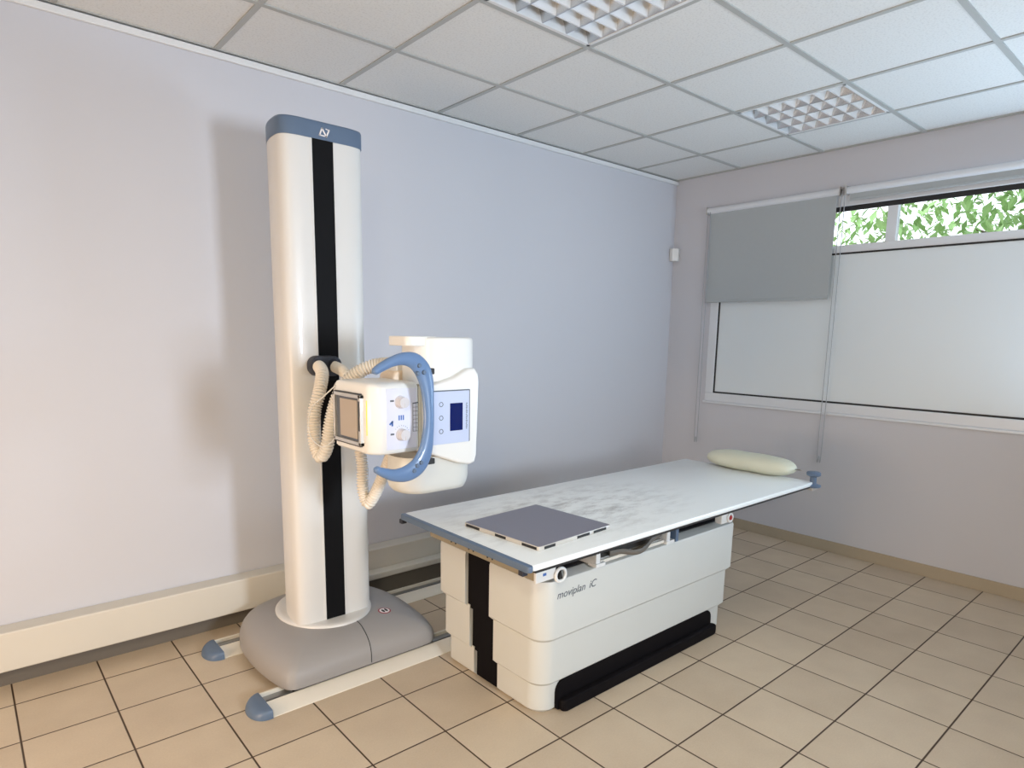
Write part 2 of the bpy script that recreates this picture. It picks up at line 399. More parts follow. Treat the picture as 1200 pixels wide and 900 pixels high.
# a leafy tree outside, seen through the top strip of the window
tree = thing('leafy_tree', 'pale green leafy tree outside, seen through the clear strip above the frosted window panel', 'tree', (3.2, -2.2, 0))
bm = bmesh.new()
sweep(bm, catmull([(3.2, -2.2, 0), (3.25, -2.15, 1.2), (3.15, -2.1, 2.6), (3.3, -1.9, 4.2)], 6), lambda i, n: (.12 - .08 * i / n,) * 2, 10)
for k in range(9):
    a = k * 2.4; z = 1.3 + .28 * k
    p0 = Vector((3.2, -2.15, z)); d = Vector((math.cos(a) * .9, math.sin(a) * 1.3, .5))
    sweep(bm, [p0, p0 + d * .5, p0 + d], lambda i, n: (.035 - .012 * i,) * 2, 6)
obj('trunk', bm, M['bark'], tree)
bm = bmesh.new()
for k in range(5200):
    th = random.uniform(0, 2 * PI); ph = math.acos(random.uniform(-1, 1)); r = random.random() ** .4
    c = Vector((3.2 + 1.0 * r * math.sin(ph) * math.cos(th), -2.2 + 2.6 * r * math.sin(ph) * math.sin(th), 2.75 + 1.5 * r * math.cos(ph)))
    q = Matrix.Rotation(random.uniform(0, 6.3), 3, 'Z') @ Matrix.Rotation(random.uniform(-1.2, 1.2), 3, 'X')
    s = random.uniform(.05, .09)
    v = [bm.verts.new(c + q @ Vector(p) * s) for p in ((0, -1, 0), (.45, 0, .12), (0, 1, 0), (-.45, 0, .12))]
    bm.faces.new(v)
me_f = obj('foliage', bm, M['leaf'], tree, smooth=False); me_f['kind'] = 'stuff'
struct('outdoor_ground', B(.25, 14, -12, 8, -.12, -.02), M['outground'], smooth=False)

# ------------------------------------------------------------------ ceiling lights
def louvre_light(x0, y0, label):
    t = thing('ceiling_light', label, 'ceiling light', (x0 + .3, y0 + .3, H), 'louvred ceiling lights')
    S = .6; a, b = x0 + .012, x0 + S - .012; c, d = y0 + .012, y0 + S - .012
    bm = bmesh.new()
    for q in ((a, a + .016, c, d), (b - .016, b, c, d), (a, b, c, c + .016), (a, b, d - .016, d)): box(bm, *q, H - .003, H + .055)
    obj('frame', bm, M['ceil_trim'], t, bevel=.001)
    bm = bmesh.new(); box(bm, a, b, c, d, H + .085, H + .095)
    for q in ((a, a + .004, c, d), (b - .004, b, c, d), (a, b, c, c + .004), (a, b, d - .004, d)): box(bm, *q, H + .05, H + .09)
    obj('housing', bm, M['lampbox'], t, smooth=False)
    ia, ib, ic, id_ = a + .016, b - .016, c + .016, d - .016
    NL, NC = 4, 7
    bm = bmesh.new()
    def wedge(p, q, w0, w1, alongy, z0, z1):
        # triangular blade, wide (w1) at the bottom, narrow at the top
        for (s0, s1) in ((p, q),):
            pass
    # cross blades (run in x) with concave triangular section
    for k in range(1, NC):
        y = ic + (id_ - ic) * k / NC
        prof = [(-.0035, H + .0), (.0035, H + .0), (.010, H + .022), (.021, H + .044), (-.021, H + .044), (-.010, H + .022)]
        A = [bm.verts.new((ia, y + u, z)) for u, z in prof]; Bq = [bm.verts.new((ib, y + u, z)) for u, z in prof]
        n = len(prof)
        for i in range(n): bm.faces.new((A[i], A[(i + 1) % n], Bq[(i + 1) % n], Bq[i]))
        bm.faces.new(A); bm.faces.new(Bq)
    obj('cross_blades', bm, M['louvre'], t, angle=50)
    bm = bmesh.new()
    for k in range(0, NL + 1):
        x = ia + (ib - ia) * k / NL
        l, r = (-1, 1)
        prof = [(-.003, H - .001), (.003, H - .001), (.012, H + .03), (.030, H + .062), (-.030, H + .062), (-.012, H + .03)]
        prof = [(max(u, -.001) if k == 0 else (min(u, .001) if k == NL else u), z) for u, z in prof]
        A = [bm.verts.new((x + u, ic, z)) for u, z in prof]; Bq = [bm.verts.new((x + u, id_, z)) for u, z in prof]
        n = len(prof)
        for i in range(n): bm.faces.new((A[i], A[(i + 1) % n], Bq[(i + 1) % n], Bq[i]))
        bm.faces.new(A); bm.faces.new(Bq)
    obj('reflector_blades', bm, M['mirror'], t, angle=50)
    for k in range(NL):
        x = ia + (ib - ia) * (k + .5) / NL
        bm = bmesh.new(); cyl(bm, (x, ic - .004, H + .070), (0, 1, 0), .012, id_ - ic + .008, 14)
        obj('lamp_tube', bm, M['lamptube'], t)
    return t
louvre_light(*LIGHTS[0], 'square louvred ceiling light nearest the camera, cut by the top edge of the picture')
louvre_light(*LIGHTS[1], 'square louvred ceiling light near the window wall, the farther of the two')

# ------------------------------------------------------------------ wall duct
t = thing('cable_trunking', 'long off-white skirting trunking box with a light top ledge along the back wall', 'trunking', (XL + 3, -.05, 0))
obj('trunking_cover', B(XL + .02, -.03, -.10, -.0015, .085, .250), M['duct'], t, bevel=.006)
obj('trunking_plinth', B(XL + .02, -.03, -.035, -.0015, 0, .085), M['plinth'], t, bevel=.001)
t = thing('cable_tray', 'lower off-white cable tray in front of the skirting trunking, behind the grey column base', 'trunking', (-2, -.13, 0))
bm = bmesh.new(); box(bm, -3.35, -.04, -.175, -.102, .10, .135)
obj('tray_cover', bm, M['duct'], t, bevel=.006)
obj('tray_foot', B(-3.33, -.06, -.15, -.102, 0, .10), M['plinth'], t, bevel=.002)

# ------------------------------------------------------------------ floor rails
def rail(yf, x0, x1, label):
    h = .030
    t = thing('floor_rail', label, 'rail', (x0, yf + .08, 0), 'floor rails of the x-ray column')
    obj('rail_fascia', sec_x([(yf, 0), (yf, .003), (yf + .068, h), (yf + .076, h), (yf + .078, 0)], x0 + .060, x1), M['railwhite'], t, bevel=.001)
    bm = bmesh.new(); box(bm, x0 + .055, x1, yf + .086, yf + .146, 0, .014); box(bm, x0 + .055, x1, yf + .100, yf + .112, .014, .022)
    obj('rail_track', bm, M['track'], t, bevel=.001)
    obj('rail_lip', B(x0 + .055, x1, yf + .147, yf + .157, 0, h - .001), M['railwhite'], t, bevel=.001)
    bm = bmesh.new(); loops = []
    yc = yf + .079; N = 20
    for q in range(7):
        f = q / 6; z = (h + .004) * math.sin(f * PI / 2); k = max(.05, math.cos(f * PI / 2)) ** .7
        loops.append([(x0 + .072 - .072 * (.35 + .65 * k) * math.cos(PI * (i / N - .5)) ** .75 if 0 < i < N else x0 + .072, yc + .084 * (.90 + .10 * k) * math.sin(PI * (i / N - .5)), z) for i in range(N + 1)])
    loft(bm, loops)
    obj('end_cap', bm, M['steel_blue'], t, angle=60)
    return t
def sec_x(prof, x0, x1):
    bm = bmesh.new()
    A = [bm.verts.new((x0, y, z)) for y, z in prof]; C = [bm.verts.new((x1, y, z)) for y, z in prof]; n = len(prof)
    for i in range(n): bm.faces.new((A[i], A[(i + 1) % n], C[(i + 1) % n], C[i]))
    bm.faces.new(A); bm.faces.new(C); return bm
rail(-.953, -3.808, -.9, 'front white floor rail with blue rounded end cap, nearest the camera')
rail(-.368, -3.808, -.9, 'rear white floor rail with blue rounded end cap, nearest the back wall')

# ------------------------------------------------------------------ x-ray column
S = thing('x_ray_column', 'tall off-white x-ray tube column with black band, blue cap, grey base and tube head', 'x-ray machine', (-3.31, -.52, 0))
BCX, BCY = -3.29, -.52
half = [(0, -.888), (-.28, -.888), (-.338, -.878), (-.362, -.845), (-.380, -.76), (-.392, -.64), (-.392, -.50), (-.378, -.38), (-.34, -.27), (-.27, -.185), (-.17, -.145), (-.06, -.13), (0, -.13)]
hc = catmull([(x, y, 0) for x, y in half], 5)
outl = [(BCX + p.x, p.y) for p in hc] + [(BCX - p.x, p.y) for p in reversed(hc[1:-1])]
def inset_out(d):
    out = []; n = len(outl)
    for i, p in enumerate(outl):
        a = Vector(outl[i - 1]); b = Vector(outl[(i + 1) % n]); tt = (b - a).normalized(); nn = Vector((-tt.y, tt.x))
        q = Vector(p); c = Vector((BCX, BCY)) - q
        if nn.dot(c) < 0: nn = -nn
        nn = (nn * .55 + c.normalized() * .45).normalized()
        out.append((q.x + nn.x * d, q.y + nn.y * d))
    return out
def base_loop(t, z):
    out = []
    for p in outl:
        a = math.atan2((p[1] - CCY) / .235, (p[0] - CCX) / .205)
        q = (CCX + .205 * math.cos(a), CCY + .235 * math.sin(a)); out.append((p[0] + (q[0] - p[0]) * t, p[1] + (q[1] - p[1]) * t, z))
    return out
CCX, CCY = -3.312, -.49
bm = bmesh.new()
BP = [(.012, .038), (.0, .044), (.0, .070), (.02, .092), (.07, .112), (.15, .130), (.28, .146), (.45, .159), (.65, .168), (.85, .173), (1.0, .175)]
loft(bm, [base_loop(t, z) for t, z in BP])
base = obj('base_cover', bm, M['base'], S, angle=60)
bm = bmesh.new(); box(bm, -3.60, -2.98, -.77, -.40, .004, .040); box(bm, -3.62, -2.96, -.862, -.812, .0235, .040); box(bm, -3.62, -2.96, -.275, -.225, .0235, .040)
obj('base_chassis', bm, M['blackfold'], S, smooth=False)
# seam on the front of the base
def on_base(x, y):
    """height of the base cover above (x, y), from the loft profile"""
    from mathutils.bvhtree import BVHTree
    return BASE_BVH.ray_cast(Vector((x, y, 1)) - Vector((-3.31, -.52, 0)), Vector((0, 0, -1)))[0].z
from mathutils.bvhtree import BVHTree
BASE_BVH = BVHTree.FromPolygons([v.co.copy() for v in base.data.vertices], [list(p.vertices) for p in base.data.polygons])
seam = [(x, y, on_base(x, y) + .0002) for x, y in ((-3.262, -.725), (-3.262, -.76), (-3.267, -.80), (-3.271, -.835), (-3.274, -.86), (-3.276, -.876), (-3.277, -.884))] + [(-3.278, -.8885, .070), (-3.278, -.8885, .046)]
bm = bmesh.new(); sweep(bm, catmull(seam, 4), lambda i, n: (.0018, .0018), 6)
sm = obj('cover_seam', bm, M['gasket_and_shade'], base)
# round no-step sticker
def stk(u, v, h):
    x, y = -3.105 + u, -.700 + v; return (x, y, on_base(x, y) + h)
def disc(r, h, n=32, c=(0, 0), ry=None):
    ry = ry or r; bm = bmesh.new()
    lo = [bm.verts.new(stk(c[0] + r * math.cos(2 * PI * k / n), c[1] + ry * math.sin(2 * PI * k / n), h - .001)) for k in range(n)]
    hi = [bm.verts.new(v.co + Vector((0, 0, .001))) for v in lo]
    bm.faces.new(lo); bm.faces.new(hi)
    for k in range(n): bm.faces.new((lo[k], lo[(k + 1) % n], hi[(k + 1) % n], hi[k]))
    return bm
obj('warning_sticker', disc(.030, .0012), M['pink'], base); obj('sticker_face', disc(.024, .0016), M['paper'], base)
bm = bmesh.new()
for dx in (-.008, .009):
    d = disc(.0062, .0021, 16, (dx, dx * .2), .015); m_ = bpy.data.meshes.new('t'); d.to_mesh(m_); d.free(); bm.from_mesh(m_); bpy.data.meshes.remove(m_)
obj('sticker_symbol', bm, M['gasket_and_shade'], base)
# collar
bm = bmesh.new()
def ell(rx, ry, z, n=64, cx=CCX, cy=CCY): return [(cx + rx * math.cos(2 * PI * k / n), cy + ry * math.sin(2 * PI * k / n), z) for k in range(n)]
loft(bm, [ell(.213, .245, .160), ell(.213, .245, .180), ell(.209, .241, .185), ell(.19, .22, .186)])
obj('collar', bm, M['cream'], S, angle=50)
# column body: rounded front corners, sides curving in toward the back
def colout(s=0.0):
    hw = .180 + s; yf = -.650 - s
    L = [(0, yf), (-.07, yf), (-.115, yf + .001), (-.150, yf + .008), (-.170, yf + .022), (-.1785, yf + .045), (-.180, yf + .075), (-.177, yf + .12), (-.169, yf + .17), (-.154, yf + .22), (-.13, yf + .262), (-.09, yf + .295), (-.04, yf + .306 + s), (0, yf + .308 + s)]
    L = [(x * hw / .180, y) for x, y in L]
    c = catmull([(x, y, 0) for x, y in L], 5)
    return [(-3.315 + p.x, p.y) for p in c] + [(-3.315 - p.x, p.y) for p in reversed(c[1:-1])]
bm = bmesh.new(); loft(bm, [[(x, y, z) for x, y in colout()] for z in (.184, 1.0, 1.8, 2.235)])
obj('column', bm, M['cream'], S, angle=60)
bm = bmesh.new(); loft(bm, [[(x, y, z) for x, y in colout(s)] for z, s in ((2.232, .0035), (2.292, .0035), (2.300, .001), (2.303, -.006))])
cap = obj('top_cap', bm, M['steel_blue'], S, angle=50)
def capf(u, v, h): return (-3.318 + u, -.6537 - h, 2.262 + v)
bm = bmesh.new()
k = .0021
P = lambda *a: [((x - 690) / 9.23 * .0037 , -(y - 292) / 9.23 * .0043) for x, y in a]
stroke(bm, P((640, 320), (668, 262), (712, 325), (742, 268)), .0058, capf, .0012)
stroke(bm, P((640, 320), (690, 322)), .0045, capf, .0012)
stroke(bm, P((710, 262), (742, 268)), .003, capf, .0012)
obj('emblem', bm, M['paper'], cap)
obj('cover_band', B(-3.370, -3.281, -.6525, -.640, .186, 2.232), M['black'], S, smooth=False)
bm = bmesh.new(); box(bm, -3.378, -3.3705, -.6518, -.640, .186, 2.232); box(bm, -3.2805, -3.273, -.6518, -.640, .186, 2.232)
obj('band_edge', bm, M['cream'], S, bevel=.001)

# arm from the column to the tube head
bm = bmesh.new(); prism(bm, rrect(-3.31, -3.19, 1.10, 1.26, .03), -1.225, -.648, 'y', .01)
obj('support_arm', bm, M['cream'], S)
bm = bmesh.new(); prism(bm, rrect(-3.365, -3.20, 1.06, 1.335, .03), -1.25, -1.15, 'y', .008)
obj('trunnion_cover', bm, mat('cover_beige', srgb(226, 205, 182), .45), S)

# tube housing: upright shell, longer in x; lip at its top left
def stad(x0, x1, y0, y1, r, z): return [(x, y, z) for x, y in rrect(x0, x1, y0, y1, r, 8)]
bm = bmesh.new()
loft(bm, [stad(-3.338, -3.080, -1.395, -1.205, .085, 1.20), stad(-3.338, -3.080, -1.395, -1.205, .085, 1.446), stad(-3.335, -3.083, -1.392, -1.208, .083, 1.452), stad(-3.325, -3.09, -1.385, -1.215, .078, 1.455)])
up = obj('tube_shroud', bm, M['cream2'], S, angle=50)
bm = bmesh.new(); prism(bm, rrect(-3.378, -3.25, -1.372, -1.225, .03), 1.424, 1.457, 'z', .004)
obj('shroud_lip', bm, M['cream2'], up)
bm = bmesh.new()
loft(bm, [stad(-3.34, -3.13, -1.365, -1.235, .055, .905), stad(-3.385, -3.115, -1.385, -1.215, .075, .910), stad(-3.400, -3.105, -1.393, -1.207, .085, .926), stad(-3.405, -3.100, -1.395, -1.205, .085, .948), stad(-3.40, -3.100, -1.395, -1.205, .085, 1.04), ])
obj('tube_shroud', bm, M['body'], S, angle=50)
# control housing in front of and around the tube: outline in x-z, extruded in y
o2 = [(-3.348, 1.075), (-3.335, 1.060), (-3.20, 1.010), (-3.155, 1.000), (-3.132, 1.006), (-3.124, 1.03), (-3.114, 1.30), (-3.118, 1.330), (-3.132, 1.348), (-3.16, 1.347), (-3.22, 1.318), (-3.30, 1.298), (-3.348, 1.29)]
bm = bmesh.new(); prism(bm, o2, -1.425, -1.19, 'y', .012, 4)
hous = obj('control_housing', bm, M['cream2'], S, angle=50)
# face panel
bm = bmesh.new(); prism(bm, rrect(-3.318, -3.158, 1.088, 1.275, .003), -1.4275, -1.4235, 'y')
obj('panel_recess', bm, M['ink'], hous)
bm = bmesh.new(); prism(bm, rrect(-3.318, -3.163, 1.088, 1.271, .002), -1.4290, -1.4270, 'y')
cp = obj('control_panel', bm, M['panelblue'], hous, smooth=False)
bm = bmesh.new(); box(bm, -3.246, -3.192, -1.4305, -1.4288, 1.132, 1.229); obj('display_screen', bm, M['screen'], hous, bevel=.0005)
for zz in (1.227, 1.180, 1.133):
    bm = bmesh.new(); ring(bm, (-3.283, -1.4290, zz), (0, 1, 0), .0075, .0013, 24, 6); obj('panel_button', bm, M['ink'], hous)
bm = bmesh.new()
for k in range(17):
    z = 1.135 + k * .0056; box(bm, -3.1765 - (.001 * (k % 2)), -3.172 + .0012 * ((k * 7) % 3), -1.4296, -1.4288, z, z + .0030)
obj('panel_lettering', bm, M['ink'], hous, smooth=False)

# collimator
x0, x1, yf, yb, z0, z1 = -3.542, -3.338, -1.415, -1.160, 1.070, 1.306
out = [(x0, yb), (x0, yf + .045), (x0 + .006, yf + .028), (x0 + .030, yf + .004), (x0 + .045, yf), (x1 - .035, yf), (x1 - .028, yf + .004), (x1 - .02, yf + .03), (x1 - .02, yb)]
cx_, cy_ = (x0 + x1) / 2, (yf + yb) / 2
def cinset(d): return [(cx_ + (x - cx_) * (1 - d / .11), cy_ + (y - cy_) * (1 - d / .12)) for x, y in out]
bm = bmesh.new(); loft(bm, [[(x, y, z) for x, y in cinset(d)] for z, d in ((z0, .012), (z0 + .003, .005), (z0 + .010, .0), (z1 - .016, .0), (z1 - .006, .004), (z1, .014), (z1 + .002, .03))])
col_ = obj('collimator', bm, M['cream2'], S, angle=40)
obj('collimator_mount', B(x1 - .022, x1 + .012, yf + .012, yb - .02, z0 + .012, z1 - .012), M['beige_strip'], col_, bevel=.004)
obj('collimator_slot', B(x1 - .004, x1 + .014, yf + .0085, yf + .014, 1.155, 1.222), M['gasket_and_shade'], col_, smooth=False)
# window frame on the left face (plane x0)
bm = bmesh.new(); wy0, wy1, wz0, wz1 = -1.362, -1.166, 1.098, 1.266
for q in ((wy0, wy0 + .014, wz0, wz1), (wy1 - .010, wy1, wz0, wz1), (wy0, wy1, wz0, wz0 + .012), (wy0, wy1, wz1 - .012, wz1)): box(bm, x0 - .013, x0 + .002, *q)
wf = obj('exit_window_frame', bm, M['silver'], col_, bevel=.0015)
bm = bmesh.new(); box(bm, x0 - .004, x0 + .001, wy0 + .012, wy1 - .008, wz0 + .01, wz1 - .01); obj('exit_window_bezel', bm, M['ink'], col_, smooth=False)
bm = bmesh.new(); box(bm, x0 - .008, x0 - .003, wy0 + .032, wy1 - .042, wz0 + .020, wz1 - .020); obj('exit_window', bm, M['bronze'], col_, bevel=.001)
bm = bmesh.new()
for z in (wz0 - .004, wz1 + .001): box(bm, x0 - .010, x0 + .001, wy0 + .01, wy1 - .004, z, z + .0025)
box(bm, x0 - .0142, x0 - .0128, wy0 + .003, wy0 + .010, wz0 + .05, wz1 - .02)
obj('frame_rail', bm, M['dark'], col_, smooth=False)
# yellow warning label on the front-left bevel
def bev(u, v, h):
    a = Vector((x0 + .0015, yf + .040)); b = Vector((x0 + .030, yf + .004)); p = a.lerp(b, u); nn = Vector((-.78, -.63)); return (p.x + nn.x * (h + .0012), p.y + nn.y * (h + .0012), v)
bm = bmesh.new()
lo = [bm.verts.new(bev(u, v, 0)) for u, v in ((.02, 1.135), (.36, 1.135), (.36, 1.250), (.02, 1.250))]; bm.faces.new(lo)
obj('yellow_label', bm, M['yellow'], col_, smooth=False)
bm = bmesh.new()
for (u, v, a, b) in ((.5, 1.235, .12, .010), (.42, 1.215, .1, .006), (.5, 1.195, .16, .008), (.45, 1.178, .2, .005), (.55, 1.165, .15, .010), (.4, 1.150, .2, .006), (.4, 1.140, .25, .006)):
    bm.faces.new([bm.verts.new(bev(x, y, .0002)) for x, y in ((u - a, v - b / 2), (u + a, v - b / 2), (u + a, v + b / 2), (u - a, v + b / 2))])
obj('label_lettering', bm, M['ink'], col_, smooth=False)
obj('face_plate', B(x0 + .052, x1 - .036, yf - .0012, yf + .002, z0 + .016, z1 - .018), M['faceplate'], col_, bevel=.0008)
for (kx, kz) in ((-3.436, 1.243), (-3.433, 1.135)):
    bm = bmesh.new(); cyl(bm, (kx, yf + .001, kz), (0, -1, 0), .0225, .006, 36, .0215); cyl(bm, (kx, yf - .004, kz), (0, -1, 0), .0195, .024, 36, .0178)
    box(bm, kx - .0015, kx + .0015, yf - .0295, yf - .0275, kz - .016, kz - .002)
    obj('knob', bm, M['knob'], col_, angle=50)
# printed marks on the knob face
def kf(u, v, h): return (-3.434 + u, yf - .0014 - h, 1.19 + v)
bm = bmesh.new()
for k in range(7): stroke(bm, [(.045, -.048 + k * .0135), (.063, -.048 + k * .0135)], .0012, kf)
stroke(bm, [(.045, -.048), (.045, .046)], .0012, kf); stroke(bm, [(.058, -.048), (.058, .046)], .0010, kf)
stroke(bm, [(.046, .046), (.064, .048)], .004, kf)
for v in (.058, -.052): stroke(bm, [(-.038, v), (-.030, v)], .006, kf)
for k in range(9):
    a = .2 + k * .28; stroke(bm, [(.028 * math.cos(a) + .001, -.055 + .028 * math.sin(a)), (.031 * math.cos(a) + .001, -.055 + .031 * math.sin(a))], .001, kf)
obj('face_markings', bm, M['ink'], col_, smooth=False)
bm = bmesh.new()
for dx in (-.011, -.003, .005): stroke(bm, [(dx + .003, -.005), (dx + .003, .007)], .0045, kf)
stroke(bm, [(-.042, -.018), (-.034, -.011)], .006, kf); stroke(bm, [(-.034, -.011), (-.034, -.022)], .006, kf)
obj('blue_symbols', bm, M['inkblue'], col_, smooth=False)

# C-shaped handle
hy = -1.485
hp = [(-3.568, 1.349), (-3.545, 1.362), (-3.505, 1.379), (-3.465, 1.387), (-3.425, 1.379), (-3.395, 1.350), (-3.379, 1.305), (-3.373, 1.25), (-3.371, 1.195), (-3.374, 1.145), (-3.385, 1.085), (-3.412, 1.040), (-3.455, 1.018), (-3.505, 1.018), (-3.548, 1.034), (-3.568, 1.045)]
hr = [.0115, .0145, .0165, .0205, .0270, .0300, .0260, .0205, .0190, .0205, .0260, .0300, .0275, .020, .0145, .0115]
pp_ = [Vector((x, hy, z)) for x, z in hp]; fine = catmull(pp_, 8)
rr = [v.x for v in catmull([(r, 0, 0) for r in hr], 8)]
bm = bmesh.new()
# rounded tips
fine = [fine[0] + (fine[0] - fine[1]).normalized() * .007] + fine + [fine[-1] + (fine[-1] - fine[-2]).normalized() * .007]; rr = [.0035] + rr + [.0035]
sweep(bm, fine, lambda i, n: (rr[i], .0135 if 0 < i < n - 1 else .005), 20)
hd = obj('handle', bm, M['blue'], S, angle=70)
for (cx, cz, s) in ((-3.415, 1.366, 1), (-3.398, 1.344, 1), (-3.420, 1.341, 1), (-3.425, 1.041, 1), (-3.437, 1.026, 1), (-3.410, 1.05, 1)):
    bm = bmesh.new(); cyl(bm, (cx, hy - .0105, cz), (0, -1, 0), .0080, .0085, 20, .0062)
    obj('handle_button', bm, M['steel_blue'], hd, bevel=.001)
for cz in (1.345, 1.045):
    bm = bmesh.new(); prism(bm, rrect(-3.376, -3.343, cz - .010, cz + .010, .004), -1.478, -1.405, 'y')
    obj('handle_bracket', bm, M['dark'], hd)

# hose bracket on the band and the corrugated hoses
bm = bmesh.new(); prism(bm, [(x, z) for x, z in rrect(-3.424, -3.288, 1.283, 1.368, .038, 8)], -.700, -.648, 'y', .006)
hb = obj('hose_bracket', bm, M['navy'], S)
def hose(pts, r, label=None):
    path = catmull(pts, 12); _, L = resample(path, 2); ribs = int(L / .0115); path, L = resample(path, ribs * 6 + 1)
    bm = bmesh.new()
    pat = [1.0, .97, .82, .70, .82, .97]
    sweep(bm, path, lambda i, n: (r * pat[i % 6], r * pat[i % 6]), 18)
    return obj('corrugated_hose', bm, M['hose'], S, angle=180)

hose([(-3.398, -.695, 1.325), (-3.402, -.73, 1.322), (-3.42, -.79, 1.296), (-3.453, -0.83, 1.229), (-3.478, -0.84, 1.164), (-3.493, -0.86, 1.093), (-3.497, -0.88, 1.028), (-3.491, -0.91, 0.988), (-3.479, -0.94, 1.028), (-3.471, -0.95, 1.092), (-3.46, -0.96, 1.158), (-3.446, -0.98, 1.225), (-3.42, -1.0, 1.28), (-3.383, -1.04, 1.323), (-3.34, -1.08, 1.346), (-3.304, -1.13, 1.351), (-3.288, -1.2, 1.338)], .0265)
hose([(-3.325, -.695, 1.325), (-3.331, -0.8, 1.306), (-3.335, -0.86, 1.261), (-3.34, -0.9, 1.16), (-3.34, -0.93, 1.042), (-3.335, -0.95, 0.941), (-3.346, -0.97, 0.853), (-3.341, -1.0, 0.795), (-3.326, -1.03, 0.834), (-3.315, -1.06, 0.893), (-3.311, -1.1, 0.954), (-3.304, -1.16, 1.06)], .0240)
for (x, z) in ((-3.400, 1.325), (-3.325, 1.325)):
    bm = bmesh.new(); cyl(bm, (x, -.699, z), (0, -1, 0), .029, .012, 28, .026); obj('hose_collar', bm, M['navy'], hb)
obj('hose_end_box', B(-3.345, -3.25, -1.24, -1.16, 1.315, 1.37), M['cream'], S, bevel=.006)
bm = bmesh.new(); sweep(bm, catmull([(-3.545, -1.17, 1.285), (-3.56, -1.10, 1.24), (-3.545, -.97, 1.19), (-3.535, -.91, 1.13), (-3.53, -.915, 1.07), (-3.53, -1.0, 1.045), (-3.54, -1.10, 1.07), (-3.55, -1.17, 1.105)], 8), lambda i, n: (.0022, .0022), 8)
obj('thin_cable', bm, M['cream2'], S)

# ------------------------------------------------------------------ x-ray table
T = thing('x_ray_table', 'white floating-top x-ray table on a stepped off-white pedestal with black band', 'x-ray table', (-2.3, -1.3, 0))
def tier(name, x0, x1, y0, y1, s0, s1, z0, z1, top=False):
    """open shell that runs from the band slot (s0) round to the other slot edge (s1) on the left end"""
    r = rrect(x0, x1, y0, y1, [.075, .05, .05, .03], 8)       # ccw from lower-left (near) corner
    k = 9
    path = [(x0, s1)] + r + [(x0, s0)]
    prof = [(.0, z0 + .016), (.0, z1 - (.022 if top else .006))]
    if top: prof += [(.004, z1 - .012), (.045, z1)]
    prof += [(.050, z1), (.050, z0), (.016, z0)]
    bm = bmesh.new(); sweep_profile(bm, path, prof)
    return obj(name, bm, M['body'], T, angle=40)
tier('upper_cover', -2.975, -1.625, -1.636, -.957, -1.160, -1.322, .313, .570, True)
tier('middle_cover', -2.962, -1.642, -1.619, -.978, -1.176, -1.336, .122, .330)
lc = tier('lower_cover', -2.949, -1.660, -1.603, -1.0, -1.192, -1.350, .0, .140)
bm = bmesh.new(); box(bm, -2.958, -2.92, -1.34, -1.14, .31, .566); box(bm, -2.945, -2.92, -1.35, -1.16, .12, .31); box(bm, -2.932, -2.92, -1.36, -1.17, 0, .12)
obj('black_band', bm, M['blackfold'], T, smooth=False)
obj('pedestal_deck', B(-2.93, -1.67, -1.585, -1.0, .553, .566), M['body'], T, smooth=False)
# black kick recess with foot bar along the front
ko = rrect(-2.865, -1.772, .004, .128, [.02, .03, .045, .05], 6)
bm = bmesh.new(); prism(bm, ko, -1.6125, -1.600, 'y')
kp = obj('kick_panel', bm, M['blackfold'], T, angle=50)
bm = bmesh.new(); prism(bm, rrect(-2.85, -1.752, -1.640, -1.606, .016, 5), .0015, .050, 'z', .012)
obj('foot_bar', bm, M['blackfold'], kp, angle=60)
# maker lettering on the upper cover
mw = Matrix.Translation((-2.902, -1.6368, .487)) @ Matrix.Rotation(PI / 2, 4, 'X')
text_mesh('cover_lettering', 'moviplan', .043, M['ink'], T, mw, shear=.28)
text_mesh('cover_lettering', 'iC', .043, M['ink'], T, Matrix.Translation((-2.902 + .178, -1.6368, .487)) @ Matrix.Rotation(PI / 2, 4, 'X'), shear=.28)

# carriage under the top
bm = bmesh.new(); box(bm, -2.955, -1.66, -1.583, -1.01, .5705, .5745); box(bm, -2.90, -1.80, -1.50, -1.06, .5745, .655)  # black deck and backing put the gap's darkness into the colour
obj('gap_shade_core', bm, M['gasket_and_shade'], T, smooth=False)
obj('carriage_plate', B(-3.00, -1.76, -1.60, -1.0, .655, .6700), M['dark'], T, bevel=.001)
bm = bmesh.new()
box(bm, -3.04, -2.962, -1.66, -.99, .598, .644)
el = obj('end_rail', bm, M['beige_strip'], T, bevel=.003)  # olive tone holds the rail's shade under the table end
for y in (-1.42, -1.39, -1.30, -1.27, -1.18, -1.15):
    bm = bmesh.new(); cyl(bm, (-3.0395, y, .615), (-1, 0, 0), .004, .002, 12); obj('rail_screw', bm, M['dark'], el)
eb = obj('end_block', B(-3.042, -2.942, -1.668, -1.655, .592, .650), M['cream2'], T, bevel=.003)
obj('block_mark', B(-3.008, -2.992, -1.6692, -1.6675, .614, .624), M['inkblue'], eb, smooth=False)
bm = bmesh.new(); ring(bm, (-2.924, -1.674, .602), (0, 1, 0), .025, .0065, 40, 10)
kn = obj('ring_knob', bm, M['cream2'], T, angle=80)
bm = bmesh.new(); prism(bm, [(-2.934, .586), (-2.924, .620), (-2.914, .586)], -1.676, -1.668, 'y'); cyl(bm, (-2.924, -1.666, .602), (0, 1, 0), .012, .05, 16)
obj('knob_pointer', bm, M['dark'], kn, smooth=False)
obj('front_rail', B(-2.942, -1.76, -1.645, -1.615, .6640, .6700), M['silver'], T, bevel=.001)
for x in (-2.690, -2.228):
    bm = bmesh.new(); box(bm, x - .012, x + .012, -1.650, -1.54, .574, .664)
    box(bm, x - .016, x + .040, -1.6545, -1.61, .570, .584)
    obj('frame_post', bm, M['cream2'], T, bevel=.0015)
